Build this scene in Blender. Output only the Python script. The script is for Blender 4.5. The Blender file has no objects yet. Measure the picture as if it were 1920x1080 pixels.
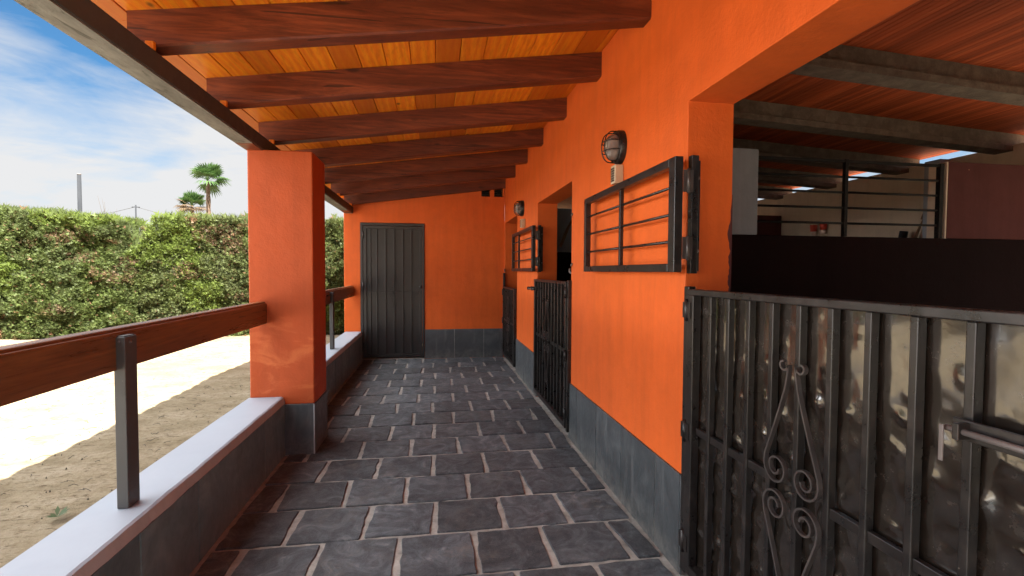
import bpy, math, random
import numpy as np
from mathutils import Vector, Matrix, noise
random.seed(7); rng = np.random.default_rng(7)
S = bpy.context.scene
COL = S.collection
R = math.radians

# ------------------------------------------------------------------ helpers
class MB:
    """collects boxes, tubes, strips; build() links them as ONE mesh object"""
    def __init__(s): s.v = []; s.f = []; s.mi = []; s.sm = []; s.m = 0; s.smooth = False
    def add(s, vs, fs):
        b = len(s.v); s.v += [tuple(v) for v in vs]
        for f in fs: s.f.append(tuple(i + b for i in f)); s.mi.append(s.m); s.sm.append(s.smooth)
    def box(s, x0, x1, y0, y1, z0, z1, dz=0.0):
        # dz: the top and bottom at x1 are raised by dz (a slope along x)
        vs = [(x0,y0,z0),(x1,y0,z0+dz),(x1,y1,z0+dz),(x0,y1,z0),(x0,y0,z1),(x1,y0,z1+dz),(x1,y1,z1+dz),(x0,y1,z1)]
        s.add(vs, [(0,3,2,1),(4,5,6,7),(0,1,5,4),(1,2,6,5),(2,3,7,6),(3,0,4,7)])
        return s
    def tube(s, pts, r, n=8, cap=True, closed=False):
        pts = [Vector(p) for p in pts]; L = len(pts)
        rs = r if isinstance(r, (list, tuple)) else [r]*L
        rings = []; up = None
        for i, p in enumerate(pts):
            if closed: t = pts[(i+1) % L] - pts[i-1]
            else: t = pts[min(i+1, L-1)] - pts[max(i-1, 0)]
            t.normalize()
            if up is None:
                up = Vector((0,0,1)) if abs(t.z) < .9 else Vector((1,0,0))
            a = t.cross(up).normalized(); b = a.cross(t).normalized(); up = b
            rings.append([p + (a*math.cos(2*math.pi*k/n) + b*math.sin(2*math.pi*k/n))*rs[i] for k in range(n)])
        vs = [v for rr in rings for v in rr]; fs = []
        M = L if closed else L-1
        for i in range(M):
            j = (i+1) % L
            for k in range(n):
                fs.append((i*n+k, i*n+(k+1)%n, j*n+(k+1)%n, j*n+k))
        if cap and not closed:
            fs.append(tuple(range(n-1,-1,-1))); fs.append(tuple((L-1)*n+k for k in range(n)))
        old = s.smooth; s.smooth = True; s.add(vs, fs); s.smooth = old
        return s
    def strip(s, pts, nrm, w, th):
        """flat bar following pts (bent in the plane perpendicular to nrm), width w along nrm, thickness th"""
        pts = [Vector(p) for p in pts]; nrm = Vector(nrm).normalized(); L = len(pts); vs = []; fs = []
        for i, p in enumerate(pts):
            t = (pts[min(i+1,L-1)] - pts[max(i-1,0)]).normalized(); a = t.cross(nrm).normalized()
            for u, q in ((-1,-1),(1,-1),(1,1),(-1,1)): vs.append(p + nrm*u*w/2 + a*q*th/2)
        for i in range(L-1):
            for k in range(4): fs.append((i*4+k, i*4+(k+1)%4, (i+1)*4+(k+1)%4, (i+1)*4+k))
        fs += [(3,2,1,0), tuple((L-1)*4+k for k in range(4))]
        s.add(vs, fs); return s
    def build(s, name, mats, parent=None, bevel=0, loc=None, seg=2):
        me = bpy.data.meshes.new(name)
        o0 = Vector(parent['base']) if parent is not None and 'base' in parent else Vector(loc or (0,0,0))
        me.from_pydata([tuple(Vector(v) - o0) for v in s.v], [], s.f)
        mats = mats if isinstance(mats, (list, tuple)) else [mats]
        for m in mats: me.materials.append(m)
        me.polygons.foreach_set('material_index', s.mi)
        me.polygons.foreach_set('use_smooth', s.sm)
        me.update()
        o = bpy.data.objects.new(name, me); COL.objects.link(o)
        if parent is not None:
            o.parent = parent
            if 'base' not in parent: pass
        else: o.location = o0
        if bevel:
            b = o.modifiers.new('bevel', 'BEVEL'); b.width = bevel; b.segments = seg; b.limit_method = 'ANGLE'; b.angle_limit = R(35)
        return o
_bases = []
def thing(name, label, cat, loc, group=None):
    o = bpy.data.objects.new(name, None); COL.objects.link(o); o.location = loc
    o['label'] = label; o['category'] = cat; o['base'] = tuple(loc); _bases.append(o)
    o.empty_display_size = .1
    if group: o['group'] = group
    return o
def tag(o, label=None, cat=None, group=None, kind=None):
    if label: o['label'] = label
    if cat: o['category'] = cat
    if group: o['group'] = group
    if kind: o['kind'] = kind
    return o
def part(name, mb, mat, parent, bevel=0, label=None, top=None, seg=2):
    """part of a thing; for sub-parts `top` is the thing and `parent` the part"""
    if top is None: return _lab(mb.build(name, mat, parent, bevel, seg=seg), label)
    me = mb.build(name, mat, top, bevel, seg=seg); me.parent = parent
    return _lab(me, label)
def _lab(o, l):
    if l: o['label'] = l
    return o

def gridwall(xs, ys, zs, solid):
    """solid made of cells; faces only where a filled cell meets an empty one"""
    mb = MB(); idx = {}
    def V(i,j,k):
        if (i,j,k) not in idx: idx[(i,j,k)] = len(mb.v); mb.v.append((xs[i],ys[j],zs[k]))
        return idx[(i,j,k)]
    nx, ny, nz = len(xs)-1, len(ys)-1, len(zs)-1
    F = lambda i,j,k: 0<=i<nx and 0<=j<ny and 0<=k<nz and solid(.5*(xs[i]+xs[i+1]), .5*(ys[j]+ys[j+1]), .5*(zs[k]+zs[k+1]))
    for i in range(nx):
        for j in range(ny):
            for k in range(nz):
                if not F(i,j,k): continue
                for d, q in (((-1,0,0),((0,0,0),(0,0,1),(0,1,1),(0,1,0))),((1,0,0),((1,0,0),(1,1,0),(1,1,1),(1,0,1))),
                             ((0,-1,0),((0,0,0),(1,0,0),(1,0,1),(0,0,1))),((0,1,0),((0,1,0),(0,1,1),(1,1,1),(1,1,0))),
                             ((0,0,-1),((0,0,0),(0,1,0),(1,1,0),(1,0,0))),((0,0,1),((0,0,1),(1,0,1),(1,1,1),(0,1,1)))):
                    if not F(i+d[0], j+d[1], k+d[2]):
                        mb.f.append(tuple(V(i+a,j+b,k+c) for a,b,c in q)); mb.mi.append(0); mb.sm.append(False)
    return mb

# ------------------------------------------------------------------ materials
class NT:
    def __init__(s, name):
        s.m = bpy.data.materials.new(name); s.m.use_nodes = True; s.t = s.m.node_tree; s.n = s.t.nodes; s.n.clear()
        s.out = s.n.new('ShaderNodeOutputMaterial'); s.b = s.n.new('ShaderNodeBsdfPrincipled')
        s.t.links.new(s.b.outputs[0], s.out.inputs[0]); s._c = None
    def L(s, a, b): s.t.links.new(a, b)
    def co(s, scale=(1,1,1), rot=(0,0,0)):
        if s._c is None: s._c = s.n.new('ShaderNodeTexCoord')
        mp = s.n.new('ShaderNodeMapping'); mp.inputs['Scale'].default_value = scale; mp.inputs['Rotation'].default_value = rot
        s.L(s._c.outputs['Object'], mp.inputs[0]); return mp.outputs[0]
    def noise(s, sc, detail=4, rough=.55, vec=None, scale=(1,1,1), dist=0):
        t = s.n.new('ShaderNodeTexNoise'); t.inputs['Scale'].default_value = sc; t.inputs['Detail'].default_value = detail
        t.inputs['Roughness'].default_value = rough; t.inputs['Distortion'].default_value = dist
        s.L(vec if vec is not None else s.co(scale), t.inputs['Vector']); return t.outputs['Fac']
    def vor(s, sc, feature='F1', vec=None):
        t = s.n.new('ShaderNodeTexVoronoi'); t.feature = feature; t.inputs['Scale'].default_value = sc
        s.L(vec if vec is not None else s.co(), t.inputs['Vector']); return t.outputs['Distance']
    def wave(s, sc, dist=0, detail=2, axis='X', vec=None, dscale=1, prof='SIN'):
        t = s.n.new('ShaderNodeTexWave'); t.bands_direction = axis; t.inputs['Scale'].default_value = sc; t.wave_profile = prof
        t.inputs['Distortion'].default_value = dist; t.inputs['Detail'].default_value = detail; t.inputs['Detail Scale'].default_value = dscale
        s.L(vec if vec is not None else s.co(), t.inputs['Vector']); return t.outputs['Fac']
    def ramp(s, fac, stops, interp='LINEAR'):
        r = s.n.new('ShaderNodeValToRGB'); e = r.color_ramp.elements; r.color_ramp.interpolation = interp
        while len(e) < len(stops): e.new(.5)
        for i, (p, c) in enumerate(stops):
            e[i].position = p; c = c if not isinstance(c, (int, float)) else (c,c,c); e[i].color = (*c[:3], 1)
        s.L(fac, r.inputs[0]); return r.outputs[0]
    def mix(s, fac, a, b, mode='MIX'):
        m = s.n.new('ShaderNodeMix'); m.data_type = 'RGBA'; m.blend_type = mode; m.clamp_result = False
        for v, i in ((fac, 0), (a, 6), (b, 7)):
            if isinstance(v, (int, float)): m.inputs[i].default_value = v if i == 0 else (v,v,v,1)
            elif isinstance(v, tuple): m.inputs[i].default_value = (*v, 1)
            else: s.L(v, m.inputs[i])
        return m.outputs[2]
    def math(s, op, a, b=0):
        m = s.n.new('ShaderNodeMath'); m.operation = op
        for v, i in ((a,0),(b,1)):
            if isinstance(v, (int,float)): m.inputs[i].default_value = v
            else: s.L(v, m.inputs[i])
        return m.outputs[0]
    def rand(s): return s.n.new('ShaderNodeNewGeometry').outputs['Random Per Island']
    def pos(s):
        g = s.n.new('ShaderNodeNewGeometry'); x = s.n.new('ShaderNodeSeparateXYZ'); s.L(g.outputs['Position'], x.inputs[0]); return x.outputs
    def bump(s, h, strength=.3, dist=.01, prev=None):
        b = s.n.new('ShaderNodeBump'); b.inputs['Strength'].default_value = strength; b.inputs['Distance'].default_value = dist
        s.L(h, b.inputs['Height'])
        if prev is not None: s.L(prev, b.inputs['Normal'])
        return b.outputs[0]
    def set(s, color=None, rough=None, normal=None, **k):
        for v, n in ((color,'Base Color'),(rough,'Roughness'),(normal,'Normal')):
            if v is None: continue
            if isinstance(v, tuple): s.b.inputs[n].default_value = (*v, 1)
            elif isinstance(v, (int,float)): s.b.inputs[n].default_value = v
            else: s.L(v, s.b.inputs[n])
        for kk, v in k.items(): s.b.inputs[kk.replace('_',' ')].default_value = v
        return s.m

M = {}
def plaster(name, c, c2, patch=None, ptop=None):
    t = NT(name)
    big = t.noise(.9, 5, .6); fine = t.noise(60, 5, .6); mid = t.noise(7, 6, .65)
    col = t.mix(t.ramp(big, [(.3,0),(.7,1)]), c, c2)
    col = t.mix(t.ramp(mid, [(.35,(.9,.9,.9)),(.7,(1.06,1.06,1.06))]), (0,0,0), (1,1,1)) if False else t.mix(.22, col, t.mix(1.0, col, t.ramp(mid, [(.35,.72),(.7,1.25)]), 'MULTIPLY'))
    stk = t.noise(9, 5, .7, scale=(1,1,.10), dist=.4)          # rain runs and brush marks down the wall
    col = t.mix(.30, col, t.mix(1.0, col, t.ramp(stk, [(.32,.70),(.5,1.0),(.72,1.22)]), 'MULTIPLY'))
    scf = t.math('MULTIPLY', t.ramp(t.noise(4.2, 7, .75, dist=1.6), [(.60,0),(.70,1)]), t.ramp(t.noise(1.1, 3), [(.45,0),(.6,1)]))
    col = t.mix(t.math('MULTIPLY', scf, .22), col, tuple(min(1, x*.62+.03) for x in c))
    # tiny pale flecks and pinholes
    v = t.vor(9, vec=t.co()); fl = t.ramp(v, [(.0,1),(.028,1),(.035,0)])
    msk = t.math('MULTIPLY', fl, t.ramp(t.noise(3.1,2), [(.55,0),(.62,1)]))
    col = t.mix(t.math('MULTIPLY', msk, .55), col, (.75,.42,.25))
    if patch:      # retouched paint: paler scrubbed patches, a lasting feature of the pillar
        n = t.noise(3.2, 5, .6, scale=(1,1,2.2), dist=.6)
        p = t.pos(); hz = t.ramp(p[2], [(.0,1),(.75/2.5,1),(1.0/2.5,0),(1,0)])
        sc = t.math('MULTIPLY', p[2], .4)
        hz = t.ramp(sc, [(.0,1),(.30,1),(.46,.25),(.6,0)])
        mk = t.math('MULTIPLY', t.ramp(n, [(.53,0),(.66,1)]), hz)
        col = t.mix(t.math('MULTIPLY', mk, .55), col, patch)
    n1 = t.bump(fine, .30, .005); n2 = t.bump(mid, .22, .02, n1); n3 = t.bump(t.noise(1.6,3), .18, .06, n2)
    return t.set(col, .62, n3, Specular_IOR_Level=.3)
M['orange'] = plaster('orange_render', (.65,.112,.012), (.61,.105,.017))
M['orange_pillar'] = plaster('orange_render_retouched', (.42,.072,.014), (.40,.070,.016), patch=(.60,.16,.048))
M['reveal'] = M['orange']
M['grey_wall'] = plaster('grey_limewash', (.25,.28,.32), (.21,.235,.27))
M['brown_wall'] = plaster('brown_paint', (.095,.036,.034), (.08,.031,.029))
#
M['dark_band'] = plaster('tar_brown_paint', (.014,.0065,.0065), (.010,.0055,.0055))
for q in ('dark_band','brown_wall'):
    b_ = M[q].node_tree.nodes['Principled BSDF']; b_.inputs['Roughness'].default_value = .95; b_.inputs['Specular IOR Level'].default_value = .05
M['beige_wall'] = plaster('beige_render', (.62,.50,.37), (.55,.45,.34))
t = NT('white_coping_paint'); n = t.noise(3,5,.6); f = t.noise(50,4)
M['white_cap'] = t.set(t.ramp(n,[(.3,(.275,.305,.35)),(.7,(.305,.335,.38))]), .5, t.bump(n,.2,.01,t.bump(f,.1,.002)))
M['mortar_edge'] = plaster('pinkish_mortar', (.43,.46,.46), (.35,.37,.37))

def m_tiles():
    t = NT('dark_slate_tile'); r = t.rand()
    n = t.noise(5, 8, .65, dist=.8); f = t.noise(45, 5, .6, scale=(1,1,.5))
    col = t.ramp(n, [(.3,(.042,.048,.052)),(.55,(.060,.068,.073)),(.75,(.095,.104,.108))])
    col = t.mix(1.0, col, t.ramp(r, [(0,.85),(1,1.15)]), 'MULTIPLY')
    p = t.pos(); spl = t.math('MULTIPLY', t.ramp(t.math('MULTIPLY', p[2], 2.0), [(0,1),(.10,.55),(.32,0)]), t.ramp(t.noise(11,7,.75), [(.38,0),(.62,1)]))
    col = t.mix(t.math('MULTIPLY', spl, .6), col, (.24,.235,.21))
    dr = t.ramp(t.noise(12, 5, .7, scale=(1,1,.12)), [(.55,0),(.75,1)]); col = t.mix(t.math('MULTIPLY', dr, .35), col, (.19,.20,.20))
    nn = t.bump(n, .25, .01, t.bump(f, .15, .003))
    return t.set(col, t.ramp(f, [(.3,.36),(.7,.55)]), nn, Specular_IOR_Level=.45)
M['tile'] = m_tiles()
def m_tiles_lifted():
    m = M['tile'].copy(); m.name = 'lightened_slate_tile'  # same tile, lighter and greener: missing neutral light put into its colour
    for r_ in m.node_tree.nodes:
        if r_.type == 'VALTORGB' and len(r_.color_ramp.elements) == 3 and .03 < r_.color_ramp.elements[0].color[0] < .1:
            for e in r_.color_ramp.elements: e.color = (e.color[0]*1.9, e.color[1]*2.5, e.color[2]*2.5, 1)
    return m
M['tile_lifted'] = m_tiles_lifted()
def m_slate():
    t = NT('slate_paver'); r = t.rand()
    w = t.noise(3, 3, .5); 
    n = t.noise(7, 9, .68, dist=1.4); n2 = t.noise(26, 8, .7, dist=1.0); sc = t.noise(60, 4, .6, dist=3.5)
    col = t.ramp(n, [(.30,(.026,.032,.036)),(.48,(.058,.069,.079)),(.60,(.098,.113,.126)),(.72,(.19,.205,.21))])
    col = t.mix(1.0, col, t.ramp(r, [(0,.75),(.5,1.0),(1,1.32)]), 'MULTIPLY')
    # dusty tan dirt trodden into some stones
    dust = t.math('MULTIPLY', t.ramp(t.noise(1.9,6,.7,dist=1.2), [(.52,0),(.70,1)]), t.ramp(n2, [(.42,0),(.62,1)]))
    col = t.mix(t.math('MULTIPLY', dust, .5), col, (.25,.22,.185))
    veins = t.ramp(sc, [(.485,0),(.5,1),(.515,0)])
    col = t.mix(t.math('MULTIPLY', t.math('MULTIPLY', veins, t.ramp(n2,[(.5,0),(.65,1)])), .35), col, (.27,.27,.27))
    cf = t.noise(30, 8, .72, vec=t.co((1,2.6,1), (0,0,.5)), dist=2.2)      # cleft ridges
    col = t.mix(t.ramp(cf, [(.56,0),(.72,.55)]), col, (.20,.215,.225)); col = t.mix(t.ramp(cf, [(.28,.6),(.42,0)]), col, (.028,.034,.038))
    nn = t.bump(n, .45, .012, t.bump(cf, .8, .009, t.bump(n2, .6, .006)))
    return t.set(col, t.ramp(n2, [(.3,.50),(.7,.74)]), nn, Specular_IOR_Level=.42)
M['slate'] = m_slate()
def m_grout():
    t = NT('grout'); n = t.noise(14, 8, .7); f = t.noise(120, 3); b = t.noise(1.4, 4, .6)
    col = t.ramp(n, [(.28,(.19,.19,.175)),(.5,(.32,.315,.29)),(.72,(.43,.425,.395))])
    col = t.mix(t.ramp(b,[(.45,0),(.7,.5)]), col, (.15,.15,.145))
    return t.set(col, .9, t.bump(n, .6, .012, t.bump(f, .5, .003)), Specular_IOR_Level=.2)
M['grout'] = m_grout()
def m_boards():
    t = NT('varnished_pine_boards'); r = t.rand()
    vec = t.co((1,.13,1)); 
    add = t.n.new('ShaderNodeVectorMath'); add.operation = 'ADD'; t.L(vec, add.inputs[0])
    cm = t.n.new('ShaderNodeCombineXYZ'); t.L(t.math('MULTIPLY', r, 13.0), cm.inputs[1]); t.L(t.math('MULTIPLY', r, 7.0), cm.inputs[2]); t.L(cm.outputs[0], add.inputs[1])
    v = add.outputs[0]
    g = t.wave(7, 9, 3, 'X', v, 1.2); f = t.noise(70, 6, .65, vec=v); big = t.noise(2.2, 4, .6, vec=v)
    col = t.ramp(g, [(.0,(.86,.215,.007)),(.6,(.91,.275,.009)),(1,(.94,.34,.012))])
    col = t.mix(t.ramp(f,[(.35,.45),(.55,0)]), col, (.50,.13,.007))
    col = t.mix(t.ramp(r, [(0,.0),(.35,.08),(.65,.42),(1,.85)]), col, (.40,.085,.006))
    col = t.mix(t.ramp(big,[(.5,0),(.75,.5)]), col, (.42,.10,.008))
    vec2 = t.co((1,.55,1)); kn = t.vor(3.4, vec=vec2); k = t.ramp(kn, [(0,1),(.035,.9),(.06,0)])
    col = t.mix(t.math('MULTIPLY', k, .85), col, (.07,.02,.008))
    return t.set(col, .46, t.bump(f, .2, .003), Specular_IOR_Level=.35)
M['boards'] = m_boards()
def m_rafter(name, c1, c2, c3, axis=(.08,1,1), rough=.42):
    t = NT(name); r = t.rand(); v = t.co(axis)
    g = t.noise(22, 8, .7, vec=v, dist=1.5); b = t.noise(3, 4, .6, vec=v); f = t.noise(90, 4, .6, vec=v)
    col = t.ramp(g, [(.3,c1),(.5,c2),(.72,c3)])
    col = t.mix(t.ramp(b,[(.35,0),(.7,.55)]), col, c1)
    col = t.mix(t.ramp(f,[(.3,.5),(.5,0)]), col, tuple(x*.5 for x in c1))
    kn = t.ramp(t.vor(3.1, vec=t.co((.6,1,1.6))), [(0,1),(.05,.9),(.085,0)])
    spl = t.ramp(t.noise(34, 3, .5, vec=t.co((axis[0]*.35,axis[1]*(.35 if axis[1] < .5 else 1),1)), dist=.8), [(.655,0),(.675,1)])
    col = t.mix(t.math('MULTIPLY', spl, .75), col, tuple(x*.25 for x in c1))
    col = t.mix(t.math('MULTIPLY', kn, .75), col, tuple(x*.4 for x in c1))
    return t.set(col, t.ramp(g,[(.3,rough-.06),(.7,rough+.12)]), t.bump(g, .25, .004, t.bump(f,.12,.002)), Specular_IOR_Level=.45)
M['rafter'] = m_rafter('mahogany_stained_rafter', (.060,.013,.006), (.15,.030,.009), (.27,.062,.017))
M['rail'] = m_rafter('varnished_handrail', (.11,.042,.017), (.20,.082,.028), (.31,.135,.045), (1,.06,1), .3)
def m_black(name, c=(.014,.0125,.012), rough=.3, spec=.6, dirt=.25):
    t = NT(name); n = t.noise(18, 6, .7); f = t.noise(150, 3)
    col = t.mix(t.math('MULTIPLY', t.ramp(n,[(.5,0),(.75,1)]), dirt), c, (.10,.075,.06))
    sp = t.ramp(t.vor(38), [(0,1),(.05,1),(.075,0)])
    col = t.mix(t.math('MULTIPLY', t.math('MULTIPLY', sp, t.ramp(t.noise(6,3),[(.55,0),(.65,1)])), .6), col, (.22,.19,.16))
    return t.set(col, t.ramp(n,[(.3,rough-.08),(.7,rough+.15)]), t.bump(n,.15,.003,t.bump(f,.08,.001)), Specular_IOR_Level=spec)
M['black'] = m_black('black_enamel', (.013,.011,.0105), .30, .45)
M['wrought'] = m_black('worn_wrought_iron', (.045,.038,.036), .34, .7, .5)
M['black_matt'] = m_black('black_matt_paint', (.008,.007,.007), .7, .15)
M['sheet'] = m_black('black_gloss_sheet', (.014,.010,.0075), .17, .9, .15)
M['sheet'].node_tree.nodes['Principled BSDF'].inputs['Coat Weight'].default_value = .5
M['sheet'].node_tree.nodes['Principled BSDF'].inputs['Coat Roughness'].default_value = .09
M['sheet'].node_tree.nodes['Principled BSDF'].inputs['Coat IOR'].default_value = 1.9
M['door'] = m_black('dark_bronze_paint', (.016,.013,.012), .36, .6, .2)
M['beam'] = m_black('dark_steel_paint', (.062,.062,.060), .5, .4, .2)
M['steel'] = m_black('worn_bare_steel', (.12,.105,.10), .42, .7, .6)
t = NT('fascia_cement'); n = t.noise(9,7,.7,scale=(1,.35,1)); bl = t.noise(1.2,3)
col = t.ramp(n,[(.25,(.07,.066,.055)),(.5,(.155,.148,.128)),(.75,(.25,.24,.21))])
vx = t.ramp(t.noise(5,4,.6,scale=(3,.8,1),dist=2), [(.60,0),(.66,1)])
M['cement'] = t.set(t.mix(t.math('MULTIPLY',vx,.7), col, (.05,.045,.035)), .85, t.bump(n,.6,.012))
t = NT('precast_concrete'); n = t.noise(11,8,.7); v = t.noise(60,4)
M['concrete'] = t.set(t.mix(t.ramp(t.vor(14,vec=t.co((.4,1,1))),[(0,.9),(.06,0)]), t.ramp(n,[(.25,(.070,.050,.038)),(.5,(.130,.098,.074)),(.75,(.21,.165,.125))]), (.07,.06,.05)), .9, t.bump(n,.6,.02,t.bump(v,.5,.003)))
def m_slats():
    t = NT('ceramic_slat_ceiling'); r = t.rand()
    g = t.noise(5, 6, .65, vec=t.co((6,.25,1))); b = t.noise(1.5,4)
    col = t.ramp(g,[(.3,(.26,.045,.012)),(.55,(.42,.080,.022)),(.75,(.52,.13,.045))])
    col = t.mix(1.0, col, t.ramp(r,[(0,.7),(1,1.2)]), 'MULTIPLY')
    return t.set(col, .7, t.bump(g,.2,.004), Specular_IOR_Level=.25)
M['slats'] = m_slats()
def m_sand():
    t = NT('pale_sandy_ground')
    a = t.noise(.35, 6, .6); b = t.noise(2.5, 8, .7, scale=(1,1.6,1)); c = t.noise(22, 6, .7); f = t.noise(160, 3, .6)
    col = t.ramp(b, [(.30,(.155,.122,.073)),(.5,(.235,.191,.125)),(.72,(.31,.262,.188))])
    col = t.mix(t.ramp(a,[(.47,0),(.66,.7)]), col, (.15,.11,.065))
    col = t.mix(t.ramp(c,[(.50,0),(.72,.8)]), col, (.13,.09,.05))
    st = t.ramp(t.noise(9, 5, .7, scale=(1,3.5,1), dist=1.5), [(.555,0),(.64,1)])
    col = t.mix(t.math('MULTIPLY', st, .85), col, (.075,.052,.030))
    return t.set(col, .95, t.bump(b,.5,.05,t.bump(c,.7,.02,t.bump(f,.6,.004))), Specular_IOR_Level=.1)
M['sand'] = m_sand()
t = NT('pale_bounce_concrete'); n = t.noise(2.5,7,.7)
M['bounce_pale'] = t.set(t.ramp(n,[(.3,(.46,.43,.38)),(.7,(.60,.57,.51))]), .9, t.bump(n,.4,.01))  # colour of the added slab, pale so that it reflects sunlight
def m_leaf(name, a, b, c, brown=None, bt=(.60,.68)):
    t = NT(name); r = t.rand(); n = t.noise(1.3, 4, .6); n2 = t.noise(6, 4, .6)
    col = t.mix(r, a, b); col = t.mix(t.ramp(n,[(.42,0),(.62,.75)]), col, c)
    col = t.mix(1.0, col, t.ramp(n2,[(.3,.7),(.7,1.25)]), 'MULTIPLY')
    if brown:
        br = t.ramp(t.noise(1.05, 5, .62, dist=.6), [(bt[0],0),(bt[1],1)])
        k = t.math('MULTIPLY', br, t.ramp(t.math('FRACT', t.math('MULTIPLY', r, 7.13)),[(.0,1),(.72,1),(.80,0)]))
        col = t.mix(k, col, t.mix(t.math('FRACT', t.math('MULTIPLY', r, 23.7)), brown[0], brown[1]))
        k2 = t.ramp(t.math('FRACT', t.math('MULTIPLY', r, 51.3)),[(.975,0),(.98,1)],'CONSTANT')
        col = t.mix(k2, col, brown[1])
    t.b.inputs['Subsurface Weight'].default_value = 0
    m = t.set(col, .6, None, Specular_IOR_Level=.3)
    tr = t.n.new('ShaderNodeBsdfTranslucent'); t.L(col, tr.inputs[0]); mx = t.n.new('ShaderNodeMixShader'); mx.inputs[0].default_value = .28
    t.L(t.b.outputs[0], mx.inputs[1]); t.L(tr.outputs[0], mx.inputs[2]); t.L(mx.outputs[0], t.out.inputs[0])
    return m
M['hedge_a'] = m_leaf('cypress_foliage', (.060,.082,.020), (.098,.128,.034), (.068,.084,.032), ((.095,.042,.020),(.20,.11,.06)), (.60,.66))
M['hedge_b'] = m_leaf('lime_cypress_foliage', (.064,.084,.022), (.105,.130,.036), (.072,.082,.035), ((.095,.042,.020),(.20,.11,.06)), (.62,.68))
M['dry'] = m_leaf('dry_brown_foliage', (.080,.048,.026), (.19,.125,.070), (.12,.075,.042))
M['lime'] = m_leaf('fresh_lime_foliage', (.080,.112,.018), (.125,.165,.032), (.095,.130,.024))
M['hedge_core'] = m_leaf('hedge_inner_twigs', (.035,.042,.018), (.05,.055,.025), (.045,.04,.022))
M['palm_leaf'] = m_leaf('palm_frond', (.028,.066,.016), (.065,.12,.03), (.035,.075,.02))
M['palm_dry'] = m_leaf('dry_palm_frond', (.10,.065,.035), (.15,.10,.055), (.08,.055,.03))
t = NT('palm_bark'); w = t.wave(3.2, 2.5, 3, 'Z'); M['bark'] = t.set(t.ramp(w,[(0,(.06,.035,.022)),(1,(.13,.085,.055))]), .9, t.bump(w,.8,.05))
t = NT('galvanised_pole'); n = t.noise(5,4,scale=(1,1,.2)); M['pole'] = t.set(t.ramp(n,[(.3,(.022,.024,.028)),(.7,(.034,.036,.040))]), .95, None, Specular_IOR_Level=.05)
t = NT('beige_plastic'); n = t.noise(20,3); M['beige'] = t.set(t.ramp(n,[(.3,(.46,.36,.24)),(.7,(.54,.44,.30))]), .45)
t = NT('terracotta_tile'); n = t.noise(4,6,.7); M['terracotta'] = t.set(t.ramp(n,[(.3,(.30,.12,.06)),(.7,(.48,.24,.13))]), .85, t.bump(n,.4,.01))
t = NT('red_plastic'); n = t.noise(12,3); M['red'] = t.set(t.ramp(n,[(.3,(.62,.05,.025)),(.7,(.72,.10,.05))]), .4)
t = NT('white_salt'); n = t.noise(20,3); M['pale'] = t.set(t.ramp(n,[(.3,(.60,.42,.36)),(.7,(.75,.60,.52))]), .6)
t = NT('twine'); n = t.noise(80,3); M['rope'] = t.set(t.ramp(n,[(.3,(.16,.09,.05)),(.7,(.28,.17,.10))]), .9)
t = NT('dead_twig'); n = t.noise(30,3); M['twig'] = t.set(t.ramp(n,[(.3,(.030,.024,.018)),(.7,(.055,.042,.03))]), .9)
t = NT('cable_black'); n = t.noise(9,2); M['cable'] = t.set(t.ramp(n,[(.3,(.02,.02,.02)),(.7,(.04,.04,.04))]), .5)
t = NT('frosted_lamp_glass'); g = t.wave(60,0,0,'Z'); n = t.noise(9,3)
M['glass'] = t.set(t.ramp(n,[(.3,(.16,.12,.10)),(.7,(.30,.25,.22))]), .22, t.bump(g,.5,.003), Specular_IOR_Level=.8, Transmission_Weight=.35)
t = NT('fine_sky_white'); M['weed'] = m_leaf('weed_leaf', (.05,.08,.03), (.09,.13,.05), (.06,.09,.04))

# ------------------------------------------------------------------ dimensions
XR, XI = 1.05, 1.26           # front wall faces
XL, XO = -1.04, -1.265        # parapet faces
D = 7.29                      # end wall
XB = 4.5                      # back wall of the stalls
GZ = -.05

# ------------------------------------------------------------------ ground
def ground():
    n = 90; xs = np.concatenate([[-400,-120,-40], np.linspace(-18,6,n), [30,120,400]]); ys = np.concatenate([[-400,-100,-25], np.linspace(-8,14,n), [40,120,400]])
    mb = MB(); nx, ny = len(xs), len(ys)
    for j in range(ny):
        for i in range(nx):
            x, y = float(xs[i]), float(ys[j]); h = 0
            if -18 < x < XO-.02 and -8 < y < 14:
                h = .022*noise.noise(Vector((x*.5,y*.5,0))) + .012*noise.noise(Vector((x*1.9,y*1.9,3)))
            if x > -1.45: h = -.03
            mb.v.append((x,y,GZ+h))
    for j in range(ny-1):
        for i in range(nx-1):
            mb.f.append((j*nx+i, j*nx+i+1, (j+1)*nx+i+1, (j+1)*nx+i)); mb.mi.append(0); mb.sm.append(True)
    tag(mb.build('ground', M['sand']), kind='structure')
ground()
# pale gravel strip along the foot of the hedge
mb = MB()
def stuffbits():
    mb = MB()
    for _ in range(700):      # dry twigs, leaf litter and pebbles lying on the sand
        y = 1.2 + 9.0*rng.random()**.9; x = -1.4 - (y*.78 - .6)*rng.random()
        if x > -1.35: continue
        a = rng.random()*math.pi; l = .01+.035*rng.random(); z = GZ+.012
        if rng.random() < .55:
            mb.tube([(x-l*math.cos(a),y-l*math.sin(a),z),(x,y+.3*l,z+.006),(x+l*math.cos(a),y+l*math.sin(a),z-.002)], .0013+.001*rng.random(), 4)
        else:
            r = .003+.005*rng.random(); mb.add([(x-r,y,z-.01),(x,y-r,z-.01),(x+r,y,z-.01),(x,y+r,z-.01),(x+.2*r,y,z+r*.6)], [(0,1,4),(1,2,4),(2,3,4),(3,0,4)])
    tag(mb.build('ground_litter', M['twig']), 'dry twigs and pebbles scattered over the sandy yard', 'ground litter', kind='stuff')
stuffbits()
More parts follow.
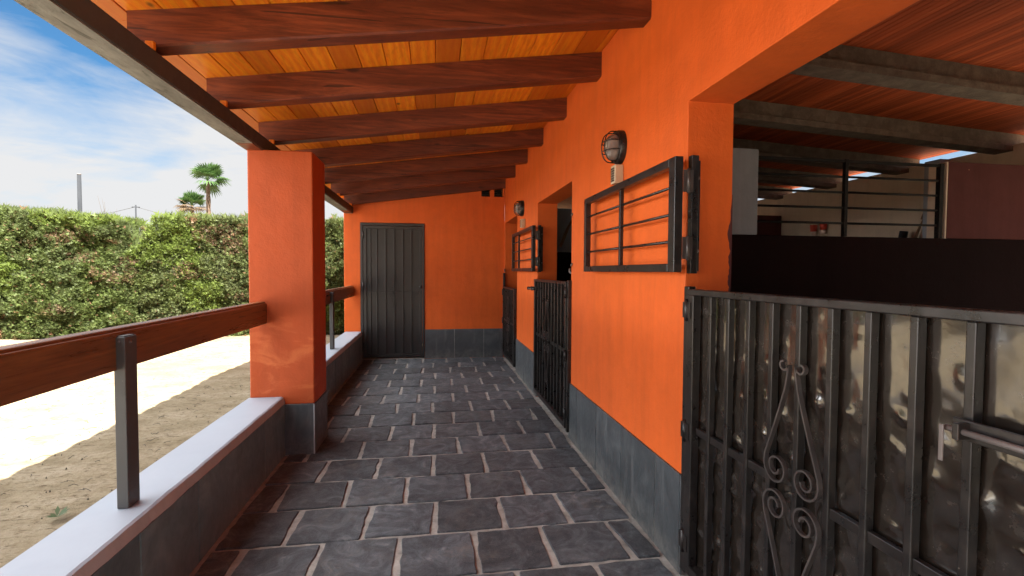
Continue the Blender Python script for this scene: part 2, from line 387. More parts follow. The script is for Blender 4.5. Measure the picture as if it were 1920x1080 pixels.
ap = MB(); ap.box(-9.5, -2.95, -8, 2.3, GZ-.02, GZ+.035); tag(ap.build('bounce_slab', M['bounce_pale']), kind='structure')     # unseen pale slab added to bounce sunlight up under the porch roof

# ------------------------------------------------------------------ paving: grout bed + individually shaped slate stones, one surface
def paving():
    mb = MB(); mb.m = 1
    mb.box(XL-.10, XI-.02, -1.2, D+.0, -.14, -.006)
    mb.m = 0
    P = .3495; x_end = XR
    rows = [2.387 + P*k for k in range(-10, 15)]
    for ri, y0 in enumerate(rows):
        y1 = y0 + P; off = -.005 if (ri % 2 == 0) else .185
        off += float(rng.normal(0,.008)); k0 = -4
        edges = [off + .3525*k + float(rng.normal(0,.006)) for k in range(-4, 5)]
        cuts = [XL+.0] + [e for e in edges if XL+.10 < e < x_end-.07] + [x_end-.0]
        for a, b in zip(cuts[:-1], cuts[1:]):
            g = .009; gl = .0125
            xa, xb = a+gl, b-gl; ya, yb = y0+g+float(rng.normal(0,.003)), min(y1-g+float(rng.normal(0,.003)), D-.03)
            if a == cuts[0]: xa = a+.03
            if b == cuts[-1]: xb = b-.035
            if xb-xa < .04 or yb-ya < .05: continue
            z = max(-.0005, float(rng.normal(.001,.0018)))
            # rounded, chipped outline
            out = []; N = 7; rr = .007
            c = [(xa,ya),(xb,ya),(xb,yb),(xa,yb)]
            for q in range(4):
                p0 = Vector(c[q]); p1 = Vector(c[(q+1)%4]); d = (p1-p0); L = d.length; d.normalize(); nn = Vector((-d.y, d.x))
                for s in range(N+1):
                    u = rr + (L-2*rr)*s/N; w = p0 + d*u
                    j = .0085*noise.noise(Vector((w.x*16, w.y*16, ri*.7))) + .004*noise.noise(Vector((w.x*45, w.y*45, 5)))
                    j *= min(1, min(u, L-u)/.05)
                    out.append(w + nn*(j+.002))
            # stray skew
            sk = float(rng.normal(0,.006)); cx = (xa+xb)/2; cy = (ya+yb)/2
            out = [Vector((p.x + sk*(p.y-cy)/.17, p.y)) for p in out]
            n = len(out); tilt = rng.normal(0,.006,2)
            hz = lambda p: z + tilt[0]*(p.x-cx) + tilt[1]*(p.y-cy)
            inner = [Vector((cx,cy)) + (p-Vector((cx,cy)))*.982 for p in out]
            vs = [(p.x,p.y,-.012) for p in out] + [(p.x,p.y,hz(p)-.0018) for p in out] + [(p.x,p.y,hz(p)+.0015) for p in inner] + [(cx,cy,z+.001)]
            fs = []
            for i in range(n):
                j = (i+1)%n
                fs += [(i,j,n+j,n+i),(n+i,n+j,2*n+j,2*n+i),(2*n+i,2*n+j,3*n)]
            mb.add(vs, fs)
    tag(mb.build('paving', [M['slate'], M['grout']]), kind='structure')
paving()
th = MB(); th.box(-1.06,-.14,D+.001,D+.24,-.14,.008); tag(th.build('threshold', M['grout']), kind='structure')
# a raised, swept mortar fillet line along the right wall is part of the paving bed
# ------------------------------------------------------------------ front wall of the stalls
OPEN = [(.58,1.915,2.016),(3.65,4.914,2.0),(6.15,7.24,2.02)]
ys = sorted({-.42, D, *[v for o in OPEN for v in o[:2]]})
def solid(x,y,z):
    for a,b,h in OPEN:
        if a < y < b and z < h: return False
    return True
fw = thing('stable_wall', 'long orange rendered stable wall with three half door openings', 'wall', (XR,2,0))
# break openings tops into the grid
zs = [-.2, 2.0, 2.016, 2.02, 2.72]
w = part('wall', gridwall([XR, XI], ys, zs, solid), M['orange'], fw, .006)
def plinth(parent, segs, axis, h, th=.010, step=.43, start=0, z0=0.0, flip=1, name='tile_plinth', mat=None):
    mb = MB()
    for a, b in segs:
        cuts = [a]; v = start
        while v < b:
            if v > a+.04: cuts.append(v)
            v += step
        if b - cuts[-1] < .04 and len(cuts) > 1: cuts.pop()
        cuts.append(b)
        for c, d in zip(cuts[:-1], cuts[1:]):
            c2, d2 = c+.0026, d-.0026
            jt = float(rng.normal(0,.0006))
            if axis == 'y': x = parent[1]; mb.box(min(x, x+flip*(th+jt)), max(x, x+flip*(th+jt)), c2, d2, z0, h)
            else: y = parent[1]; mb.box(c2, d2, min(y, y+flip*(th+jt)), max(y, y+flip*(th+jt)), z0, h)
    gb = MB()
    for a, b in segs:
        if axis == 'y': x = parent[1]; gb.box(min(x+flip*.001, x+flip*(th-.003)), max(x+flip*.001, x+flip*(th-.003)), a+.003, b-.003, z0, h-.003)
        else: y = parent[1]; gb.box(a+.003, b-.003, min(y+flip*.001, y+flip*(th-.003)), max(y+flip*.001, y+flip*(th-.003)), z0, h-.003)
    o_ = part(name, mb, mat or M['tile'], parent[0], .0008, seg=1)
    base_n = len(gb.v)
    part('tile_joint', gb, M['grout'], o_, top=parent[0])
    return o_
plinth((fw, XR), [(-.42,.58),(1.915,3.65),(4.914,6.15)], 'y', .432, start=-2.6+.02, flip=-1)
ch = MB(); zz = [1.02+.012*i for i in range(52)]
for i, z in enumerate(zz):
    wd = .012 + .012*noise.noise(Vector((0,z*14,3))) + .007*noise.noise(Vector((0,z*45,1)))
    wd = max(.001, wd*(1 if z < 1.52 else max(.1, 1-(z-1.52)/.12)))
    ch.v += [(XI-wd, 1.9145, z), (XI+.0005, 1.9145, z), (XI-wd*.9, 1.9128, z), (XI+.0005, 1.9128, z)]
for i in range(len(zz)-1):
    a = i*4
    for q in ((a+2,a+3,a+7,a+6),(a,a+2,a+6,a+4)): ch.f.append(q); ch.mi.append(0); ch.sm.append(False)
part('chipped_edge', ch, M['brown_wall'], fw)
for a, b, h in OPEN:
    for yy in ((a+.0008, a+.0098), (b-.0098, b-.0008)):
        part('jamb_tile', MB().box(XR-.009, XI-.02, yy[0], yy[1], 0, .43), M['tile'], fw, .001, seg=1)
# ------------------------------------------------------------------ end wall with the store room behind
ew = thing('end_wall', 'orange rendered end wall closing the porch, door on its left', 'wall', (-.1,D,0))
XD0, XD1, ZD = -1.055, -.142, 1.995
xs_ = [-1.283, XD0, XD1, .70, .829, .893, 1.023, XR+.0]
def sol2(x,y,z):
    if XD0 < x < XD1 and z < ZD: return False
    if y < D+.24 and (.70 < x < .829 or .893 < x < 1.023) and 2.42 < z < 2.548: return False
    return True
mb = gridwall(xs_, [D, D+.24], [-.2, ZD, 2.42, 2.548, 2.60], sol2)
# slope the top along the roof
for i, v in enumerate(mb.v):
    if abs(v[2]-2.60) < 1e-6: mb.v[i] = (v[0], v[1], 2.36 + (v[0]+1.283)*.138)
mbz = mb
# keep vents below the slope: top vertices are above 2.548 where the vents are
part('wall', mbz, M['orange'], ew, .006)
plinth((ew, D), [(XD1+.002, XR-.012)], 'x', .432, start=.298-.44, step=.4405, flip=-1)
vb = MB()
for a, b in ((.70,.829),(.893,1.023)):
    v = MB(); v.box(a+.004, b-.004, D+.16, D+.17, 2.424, 2.544)
    for q in range(4): v.box(a+.006, b-.006, D+.06, D+.10, 2.435+q*.03, 2.441+q*.03)
    part('vent', v, M['black'], ew)
# store room box behind
sr = thing('store_room', 'plain rendered store room behind the porch end wall', 'building', (0,9,0))
xs_ = [-1.283,-1.06,4.5,4.72]
part('wall', gridwall(xs_, [D+.24, 9.6, 9.82], [-.2, 2.30], lambda x,y,z: not(-1.06<x<4.5 and y<9.6)), M['orange'], sr, .006)
r = MB(); r.box(-1.5, 1.15, D+.26, 10.0, 2.33, 2.43, .35); r.box(1.15, 4.95, D+.26, 10.0, 2.68, 2.78, -.30); part('roof', r, M['terracotta'], sr)

# ------------------------------------------------------------------ parapets, pillars, handrails
def pillar(y0, y1, label, grp='square pillars carrying the porch roof'):
    p = thing('porch_pillar', label, 'pillar', (-1.05,(y0+y1)/2,0), grp)
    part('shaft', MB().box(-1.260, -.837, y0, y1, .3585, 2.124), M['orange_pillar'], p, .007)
    mb = MB(); mb.box(-1.255, -.842, y0+.005, y1-.005, -.2, .3585); part('core', mb, M['mortar_edge'], p)
    t = MB(); t.box(XL+.002, -.8425, y0-.006, y0+.004, .0, .357); t.box(-.8415, -.8325, y0-.005, y1+.005, .0, .357); t.box(XL+.002,-.8425,y1-.004,y1+.006,0,.357)
    part('tile_base', t, M['tile'], p, .0012, seg=1)
    e = MB(); e.box(-.8425,-.8345,y0-.0075,y0-.0055,0,.357)
    part('corner_trim', e, M['mortar_edge'], p)
pillar(3.58, 3.97, 'orange square pillar halfway along the parapet, in full view')
def parapet(y0, y1, label):
    p = thing('parapet', label, 'low wall', (-1.15,(y0+y1)/2,0), 'low walls along the open side of the porch')
    part('wall', MB().box(XO+.02, XL-.0, y0, y1, -.2, .366), M['mortar_edge'], p)
    plinth((p, XL), [(y0,y1)], 'y', .364, start=3.60-.43*20, flip=1, th=.008, mat=M['tile_lifted'])
    # coping: white top slab with a ragged mortar edge beneath
    c = MB(); n = max(2,int((y1-y0)/.03)); vs = []; fs = []
    for i in range(n+1):
        y = y0 + (y1-y0)*i/n
        a = .004*noise.noise(Vector((y*5,0,0))) + .002*noise.noise(Vector((y*25,3,0))); b = .004*noise.noise(Vector((y*7,9,0))) + .003*noise.noise(Vector((y*30,3,8)))
        vs += [(XO-.004,y,.385),(XO-.002+.4*a,y,.4145),(XL-.012+a,y,.4145+.2*b),(XL-.002+a,y,.409),(XL+.010+b,y,.368),(XO,y,.366)]
    for i in range(n):
        for k in range(6): fs.append((i*6+k, i*6+(k+1)%6, (i+1)*6+(k+1)%6, (i+1)*6+k))
    fs += [tuple(range(5,-1,-1)), tuple(n*6+k for k in range(6))]
    base = len(c.v); c.add([(v[0],v[1],v[2]) for v in vs], [f[::-1] for f in fs])
    for i in range(n): c.mi[i*6+3] = 1; c.mi[i*6+4] = 1
    part('coping', c, [M['white_cap'], M['mortar_edge']], p)
parapet(-.13, 3.578, 'long low parapet nearest the camera with white coping and slate tiles')
parapet(3.972, D, 'short low parapet beyond the pillar with white coping')
def handrail(y0, y1, posts, label, round_end=False):
    h = thing('handrail', label, 'handrail', (-1.17,(y0+y1)/2,1.0), 'wooden handrails over the parapets')
    r = MB(); prof = [(-1.205,.930),(-1.146,.930),(-1.146,1.062),(-1.150,1.069),(-1.1585,1.0700),(-1.1575,1.0790),(-1.163,1.082),(-1.205,1.082)]
    n = len(prof); vs = [(a,y0,b) for a,b in prof] + [(a,y1,b) for a,b in prof]
    r.add(vs, [(i,(i+1)%n,n+(i+1)%n,n+i) for i in range(n)] + [tuple(range(n-1,-1,-1)), tuple(range(n,2*n))])
    part('rail', r, M['rail'], h, .002)
    for y in posts:
        p = MB(); p.box(-1.1545,-1.116,y,y+.072,.416,1.052); p.box(-1.150,-1.121,y+.005,y+.067,1.0515,1.056)
        po = part('post', p, M['beam'], h, .003)
        part('bolt', MB().tube([(-1.135,y-.004,1.036),(-1.135,y+.001,1.036)], .0045, 10), M['steel'], po, top=h)
        part('bolt', MB().tube([(-1.112,y+.03,1.032),(-1.117,y+.03,1.032)], .006, 10), M['steel'], po, top=h)
        part('foot_mortar', MB().add([(-1.116,y+.012,.4146),(-1.098,y+.03,.4146),(-1.102,y+.06,.4146),(-1.116,y+.075,.4146),(-1.1165,y+.03,.428),(-1.1165,y+.06,.428)], [(0,1,4),(1,2,5,4),(2,3,5),(0,4,5,3)]) or None, M['mortar_edge'], po, top=h) if False else None
handrail(.262, 3.585, [1.967, .45], 'near wooden handrail running from the frame edge to the pillar')
handrail(3.965, D-.005, [5.66], 'far short wooden handrail between pillar and end wall')
pillar(-.13, .26, 'orange square pillar beside the camera, out of the frame')

# ------------------------------------------------------------------ porch roof
SL = .138
zb = lambda x: 2.541 + (x-XR)*SL        # underside of rafters
pr = thing('porch_roof', 'varnished orange plank porch roof on dark rafters', 'roof', (0,2,2.4))
RY = [.02,.81,1.6, 2.36,3.08,3.90,4.745,5.545,6.39,7.235]
for i, y in enumerate(RY):
    r = MB(); yw = float(rng.normal(0,.004)); w2 = .1 if i < 9 else .05
    x0 = -1.262; vs = []; ch = .008
    y1 = y+.02+yw; y0 = y1-w2
    prof = [(y0+ch,0),(y1-ch,0),(y1,ch),(y1,.1525),(y0,.1525),(y0,ch)]
    n = 6; nx = 24
    for k in range(nx+1):
        x = x0 + (XR+.0-x0)*k/nx; wv = .0012*noise.noise(Vector((x*3,y,0)))
        for a, b in prof: vs.append((x, a + wv, zb(x)+b+ (wv if b < .1 else 0)))
    fs = [(k*n+q, k*n+(q+1)%n, (k+1)*n+(q+1)%n, (k+1)*n+q) for k in range(nx) for q in range(n)] + [tuple(range(n-1,-1,-1)), tuple(nx*n+q for q in range(n))]
    r.add(vs, [f[::-1] for f in fs]); part('rafter', r, M['rafter'], pr)
    # small packing block between rafter and beam
    b = MB(); b.box(-1.185,-1.152,y0-.022,y0-.002,2.217,zb(-1.15)+.012); part('packing_block', b, M['boards'], pr, .002)
bd = MB(); x = -1.41; 
while x < XR-.01:
    w = min(.142, XR-x); yc = -3.5
    cuts = [-.5]; yy = -.5 + 1.2*rng.random()
    while yy < 7.2:
        cuts.append(yy); yy += RY[4]*0 + 2.4 + .8*rng.random()
    cuts = [c for c in cuts if c < 6.9] + [D+.2]
    # butt joints sit over rafters
    cc = [cuts[0]] + [min(RY, key=lambda r_: abs(r_-c)) for c in cuts[1:-1]] + [cuts[-1]]
    cc = sorted(set(cc))
    for a, b in zip(cc[:-1], cc[1:]):
        j = float(rng.normal(0,.0008)); x1 = x+w-.003
        z0 = zb(x)+.1535+j; bd.box(x+.001, x1, a+.0008, b-.0008, z0, z0+.02, (x1-x-.001)*SL)
    x += w
part('plank_ceiling', bd, M['boards'], pr, .0025, seg=1)
# edge beam: dark steel inner side, cement underside
for a, b in ((-3.4,3.592),(3.958,D-.0)) if False else ((-.45, D+.05),):
    e = MB(); e.box(-1.258,-1.153, a, b, 2.126, 2.214); part('edge_beam', e, M['beam'], pr, .002)
    c = MB(); c.box(-1.268,-1.1595, a, b, 2.119, 2.1255); c.box(-1.268,-1.2585,a,b,2.126,2.23)
    part('beam_underside', c, M['cement'], pr)
for yy in (3.40, 6.93, 3.90):
    g = MB(); g.box(-1.2665,-1.161, yy, yy+.26 if yy!=3.90 else 4.06, 2.1165, 2.1188); part('stain_patch', g, M['rafter'], pr) if yy != 3.90 else None
# barrel tile covering, its scalloped eave throws the wavy shadow
tl = MB(); ny = 560; xsT = [-1.54+.0, -1.2, -.5, .3, 1.13]; ys_ = np.linspace(-.55, D+.3, ny)
P = .235
for xx in xsT:
    for y in ys_:
        y = float(y); idx_ = math.floor(y/P); ph = (y/P) % 1.0
        hgt = .055*abs(math.sin(math.pi*ph))**.7
        ex = 0
        if xx == xsT[0]: ex = -.006*math.sin(math.pi*ph) + .02*noise.noise(Vector((idx_*3.7,0,0))) + .055*noise.noise(Vector((y*.9,4,0)))
        tl.v.append((xx+ex, y, 2.541+(xx+ex-XR)*SL + .192 + hgt))
nyy = len(ys_); nxT = len(xsT)
for i in range(nxT-1):
    for j in range(nyy-1): tl.f.append((i*nyy+j, i*nyy+j+1, (i+1)*nyy+j+1, (i+1)*nyy+j)); tl.mi.append(0); tl.sm.append(True)
o = part('roof_tiles', tl, M['terracotta'], pr); sd = o.modifiers.new('thick','SOLIDIFY'); sd.thickness = .014; sd.offset = -1
f = MB(); f.box(-1.43,-1.412,-.5,D+.2,zb(-1.42)+.13,zb(-1.42)+.188); part('fascia', f, M['boards'], pr)

# ------------------------------------------------------------------ stalls: roof, back wall, partitions
zr = lambda x: 2.268 + (XB-x)*.055      # underside of the concrete joists
st = thing('stable_roof', 'dark red slatted stable ceiling on concrete joists', 'roof', (3,3,2.4))
JY = [-2.75+.85*k for k in range(0,12)]
for y in JY:
    if y < -.2 or y > 7.2: continue
    j = MB(); n = 60; x0, x1 = XI, XB+.16
    prof = [(-.065,0),(.065,0),(.065,.042),(.03,.058),(.026,.150),(-.026,.150),(-.03,.058),(-.065,.042)]
    vs = []; k_ = len(prof)
    for i in range(n+1):
        x = x0+(x1-x0)*i/n
        for q,(a,b) in enumerate(prof):
            jit = .0022*noise.noise(Vector((x*14,y+q,0))) + (.003*noise.noise(Vector((x*40,y+q,2))) if q in (2,3,6,7) else 0)
            vs.append((x, y+.05+a+jit, zr(x)+b+(jit if b<.149 else 0)))
    fs = [(i*k_+q, (i+1)*k_+q, (i+1)*k_+(q+1)%k_, i*k_+(q+1)%k_) for i in range(n) for q in range(k_)] + [tuple(range(k_)), tuple(n*k_+q for q in range(k_-1,-1,-1))]
    j.add(vs, [f_[::-1] for f_ in fs]); part('concrete_joist', j, M['concrete'], st)
s = MB(); x = XI+.002
while x < XB+.17:
    w = .034
    z = zr(x)+.1515
    s.box(x, x+w-.004, -.37, D, z, z+.012, -(w-.004)*.055); x += w
part('slat_ceiling', s, M['slats'], st)
s = MB(); s.box(XI-.15, XB+.20, -.45, D+.0, zr(XI-.15)+.17, zr(XI-.15)+.23, -(XB+.20-XI+.15)*.055); part('roof_deck', s, M['terracotta'], st)
# infill strip closing the gap between wall head and roofs
bw = thing('back_wall', 'beige back wall of the stalls below the daylight gap', 'wall', (XB,3,0))
mb = gridwall([XB, XB+.2], [-.42,.1,2.5, D, D+.24], [-.2, .55, 2.16, 2.315], lambda x,y,z: not (.55 < z < 2.16 and .1 < y < 2.5))  # unseen opening cut in to let daylight reach the stalls
part('wall', mb, M['beige_wall'], bw)
lowb = MB(); lowb.box(XB-.008, XB-.0005, 2.5, D, -.1, 1.2); part('dark_band', lowb, M['dark_band'], bw)
pil = MB(); pil.box(XB-.10, XB-.001, 3.66, 3.80, -.1, 2.31); part('pilaster', pil, M['white_cap'], bw)
fl = MB(); fl.box(XI, XB, -.42, D, -.12, -.02); tag(fl.build('stall_floor', M['grout']), kind='structure')
sw = thing('side_wall', 'rendered gable wall of the stable behind the camera', 'wall', (2.5,-.4,0))
part('wall', MB().box(XI+.0, XB-.001, -.42, -.36, -.2, 2.42), M['grey_wall'], sw)

def partition(y, label):
    p = thing('partition_wall', label, 'partition wall', (2.9,y+.06,0), 'partition walls between the stalls')
    y1 = y+.13; xa, xb_ = 1.985, 3.345; zl, zt = 1.535, 2.045
    part('lower_wall', MB().box(XI+.0015, XB-.012, y, y1, -.1, zl), M['dark_band'], p, .004)
    part('pier', MB().box(XI+.0015, xa, y+.003, y1-.003, zl+.0005, zt+.02), M['grey_wall'], p, .004)
    part('upper_wall', MB().box(xb_+.03, XB-.012, y+.003, y1-.003, zl+.0005, zt), [M['brown_wall']], p, .004)
    part('end_face', MB().box(xb_+.02, xb_+.0295, y+.004, y1-.004, zl+.0005, zt-.002), M['beige_wall'], p)
    g = thing('partition_grille', label.replace('partition wall', 'steel bar grille on the partition').replace('dark brown','black'), 'grille', (2.65,y+.02,zl), 'bar grilles on the partitions')
    part('post', MB().box(xb_-.03, xb_, y+.004, y+.034, zl+.001, zt-.015), M['black_matt'], g, .002)
    part('post', MB().box(2.60, 2.625, y+.006, y+.03, zl+.001, zt-.015), M['black_matt'], g, .002)
    for q, z in enumerate((2.017, 1.918, 1.819, 1.720, 1.621)):
        b = MB()
        if q == 0: b.box(xa+.001, 2.5995, y+.008, y+.026, z-.008, z+.008); b.box(2.6255, xb_-.0305, y+.008, y+.026, z-.008, z+.008)
        else: b.tube([(xa+.001,y+.018,z),(2.5995,y+.018,z)], .0075, 8); b.tube([(2.6255,y+.018,z),(xb_-.0305,y+.018,z)], .0075, 8)
        part('bar', b, M['black_matt'], g)
partition(2.75, 'dark brown partition wall inside the nearest stall')
partition(5.74, 'dark brown partition wall inside the middle stall')
for o_ in [o for o in bpy.data.objects if o.name.startswith('partition_grille')]:
    y_ = o_['base'][1]
    o_['label'] = {0:'black bar grille seen over the dark partition of the nearest stall',1:'black bar grille deep inside the middle stall',2:'black bar grille beside the camera'}[0 if 2 < y_ < 4 else 1 if y_ > 4 else 2]

# things on the back wall
for k,(y,z,zz) in enumerate(((5.155,1.745,1.87),(5.01,1.755,1.885))):
    c = thing('hanging_cup', ['left red and white tapered cup fixed on the back wall','right red and white tapered cup fixed on the back wall'][k], 'cup', (XB-.05,y,z), 'red cups on the back wall')
    b = MB(); b.tube([(XB-.045,y,z+.045),(XB-.045,y,zz)], [.034,.040], 16); part('body', b, M['red'], c)
    b = MB(); b.tube([(XB-.045,y,z),(XB-.045,y,z+.0448)], [.030,.034], 16); part('base', b, M['pale'], c)
    b = MB(); b.box(XB-.010,XB-.001,y-.008,y+.008,z+.05,z+.09); part('bracket', b, M['steel'], c)
c = thing('rope_loop', 'looped brown rope hanging beside the pale pilaster', 'rope', (XB-.06,3.9,1.8))
pts = []
for i in range(40):
    a = i/39
    pts.append((XB-.05-.01*math.sin(a*9), 3.96-.17*math.sin(a*1.9)+.05*a*a, 1.50+.36*math.sin(min(a,1)*2.15)))
b = MB(); b.tube(pts, .009, 6); part('cord', b, M['rope'], c)
b = MB(); b.tube([(XB-.03,3.90,1.50),(XB-.03,3.92,1.62),(XB-.035,3.87,1.76),(XB-.03,3.82,1.84)], .008, 6); part('cord', b, M['rope'], c)
b = MB(); b.tube([(XB-.10,4.02,1.48),(XB-.10,3.975,1.70)], .034, 10); tag(b.build('pipe_bundle', M['pole'], loc=(XB-.1,4,1.5)), 'short grey mottled pipe leaning on the back wall below the rope', 'pipe')
b = MB(); b.tube([(1.66,5.70,1.95),(1.60,5.70,1.84),(1.55,5.70,1.72),(1.50,5.70,1.60)], [.012,.016,.02,.016], 8); tag(b.build('leaning_stick', M['rope'], loc=(1.55,5.7,1.6)), 'dark slanting stick seen through the middle stall opening', 'stick')

# ------------------------------------------------------------------ gates
def spiral(cy, cz, r0, turns, start, sgn, n=34):
    out = []
    for i in range(n+1):
        u = i/n; a = start + sgn*turns*2*math.pi*u; r = r0*(1-.74*u)
        out.append((cy + r*math.cos(a), cz + r*math.sin(a)))
    return out
def ornament(parent, X, yc, zc, nrm='x', scale=1.0, mat=None, wdt=.013, ax=None, s_half=.385):
    """wrought scrolls: four strips, each a long leg with a small curl outside and a big spiral at the waist"""
    mb_list = []
    for sy in (-1,1):
        for sz in (-1,1):
            P_ = []
            # small curl at the tip
            for i in range(17):
                a = math.pi*(1.35) * (1 - i/16)
                rr = .011 + .009*(1-i/16)*1.0
                rr = .010+.011*i/16
                P_.append((.036+ rr*math.cos(-a+math.pi*.0+math.pi), .365 + rr*math.sin(a+math.pi)*-1*-1))
            P_ = [(.034 + (.008+.012*(i/16))*math.cos(math.pi*(2.55-1.55*(i/16))), .372 + (.008+.012*(i/16))*math.sin(math.pi*(2.55-1.55*(i/16)))) for i in range(17)]
            P_ += [(.0165,.345),(.026,.300),(.048,.235),(.072,.170),(.092,.118)]
            sp = []
            c = (.058,.058); r0 = .050
            for i in range(40):
                u = i/39; a = math.pi*.12 - 2*math.pi*1.55*u; r_ = r0*(1-.72*u)
                sp.append((c[0]+r_*math.cos(a), c[1]+r_*math.sin(a)))
            P_ += [(.104,.085)] + sp
            m_ = MB()
            if nrm == 'x': pts = [(X, yc+sy*a*scale, zc+sz*b*scale) for a,b in P_]; m_.strip(pts, (1,0,0), wdt, .0058)
            else: pts = [(yc+sy*a*scale, X, zc+sz*b*scale) for a,b in P_]; m_.strip(pts, (0,1,0), wdt, .0042)
            mb_list.append(m_)
    for m_ in mb_list: part('scroll', m_, mat or M['wrought'], parent)
def gate(y0, y1, z0, z1, hinge_far, label, nb, orn=True, dent=1.0, post_up=0):
    """y0 near edge, y1 far edge of the leaf"""
    g = thing('stall_gate', label, 'gate', (XR-.01,(y0+y1)/2,0), 'black steel half gates of the stalls')
    XF = 1.012; XBk = 1.046
    f = MB(); t_ = .045
    f.box(XF, XBk, y0, y0+t_, z0, z1-.024); f.box(XF, XBk, y1-t_, y1, z0, z1-.024); f.box(XF-.001, XBk+.004, y0, y1, z1-.0235, z1); f.box(XF, XBk, y0+t_, y1-t_, z0, z0+.04)
    part('frame', f, M['black'], g, .003)
    # dented sheet
    sh = MB(); ny, nz = 110, 100; ya, yb, za, zb_ = y0+.03, y1-.03, z0+.02, z1-.02
    for i in range(nz+1):
        for j in range(ny+1):
            y = ya+(yb-ya)*j/ny; z = za+(zb_-za)*i/nz
            lo = 1 - min(1, max(0, (z-.72)/.35))
            am = (.35 + .9*lo)*dent
            h = .0030*noise.noise(Vector((y*7+z0, z*4.5, y0))) + .0016*noise.noise(Vector((y*17, z*13, y0+4)))*1.9*am*1.3
            dn = noise.noise(Vector((y*24, z*26, 9)))
            if dn > .28: h += -.0085*(dn-.28)*am*2.2
            h += .0010*noise.noise(Vector((y*60, z*45, 2)))*am
            sh.v.append((XBk+.002+h+.004, y, z))
    for i in range(nz):
        for j in range(ny):
            a = i*(ny+1)+j; sh.f.append((a, a+ny+1, a+ny+2, a+1)); sh.mi.append(0); sh.sm.append(True)
    part('sheet', sh, M['sheet'], g)
    step = (y1-y0-.10+.0)/(nb+1) if nb != 9 else .1125
    first = (y1-.145) if nb == 9 else y1-.05-step
    cen = []
    for k in range(nb):
        y = first - k*step; cen.append(y)
        b = MB(); b.box(XF+.010, XBk-.001, y-.0095, y+.0095, z0+.0405, z1-.024); part('bar', b, M['black'], g, .0025)
    zm = z0 + (z1-z0)*.52; c = cen[len(cen)//2]
    if nb == 9: zm = .667
    allb = [y1-.05] + cen + [y0+.05]
    mid = len(allb)//2
    for run in ((allb[0], c+step), (c-step, allb[-1])):
        mbr = MB(); mbr.box(XF+.016, XBk-.003, run[1]+.004, run[0]-.004, zm-.014, zm+.014)
        part('mid_rail', mbr, M['black'], g, .002)
    if orn: ornament(g, XF-.001, c, (.662 if nb == 9 else zm-.02), scale=1.0, s_half=.385)
    hy = y1 if hinge_far else y0; sg = 1 if hinge_far else -1
    hp = MB(); hp.box(XF+.008, XBk+.006, min(hy+sg*.004,hy+sg*.042), max(hy+sg*.004,hy+sg*.042), z0-.02, z1+.01+post_up)
    part('hinge_post', hp, M['black'], g, .003)
    for zz in (z1-.085, z0+(z1-z0)*.5, z0+.12):
        h = MB(); h.tube([(XF-.002,hy+sg*.002,zz-.045),(XF-.002,hy+sg*.002,zz+.045)], .009, 10); h.box(XF-.0035,XF-.0005,hy-.03,hy+.03,zz-.032,zz+.032)
        part('hinge', h, M['black'], g)
    return g, cen
gate(.632, 1.826, .075, 1.232, True, 'nearest black half gate with dented glossy sheet and scrollwork', 9)
gate(3.672, 4.895, .065, 1.222, False, 'middle black half gate with reddish sheen below the open doorway', 9, dent=.7)
gate(6.17, 7.195, .06, 1.075, True, 'farthest black half gate beside the end wall', 8, dent=.6, post_up=.19)
# bolts
def bolt(y, z, x, d, label, lev=True, L=.26):
    b = thing('gate_bolt', label, 'bolt', (x,y,z), 'sliding bolts on the gates')
    p_ = MB(); p_.tube([(x,y,z),(x,y-d*L,z)], .0062, 10); part('rod', p_, M['steel'], b)
    p_ = MB()
    for q in (.02, L*.75): p_.box(x-.012, 1.0115, min(y-d*q,y-d*(q+.012)), max(y-d*q,y-d*(q+.012)), z-.016, z+.016)
    p_.box(1.004,1.0112,min(y,y-d*L*.9),max(y,y-d*L*.9),z-.02,z+.02); part('keeper', p_, M['black'], b, .002)
    if lev:
        p_ = MB(); p_.box(x-.012,x-.008,y-.0045,y+.0045,z-.066,z+.006); part('handle', p_, M['steel'], b, .002)
bolt(.795, 1.0, .990, 1, 'steel bolt with hanging handle on the nearest gate')
bolt(5.02, 1.125, .972, 1, 'small bolt sticking out past the middle gate', False, .30)

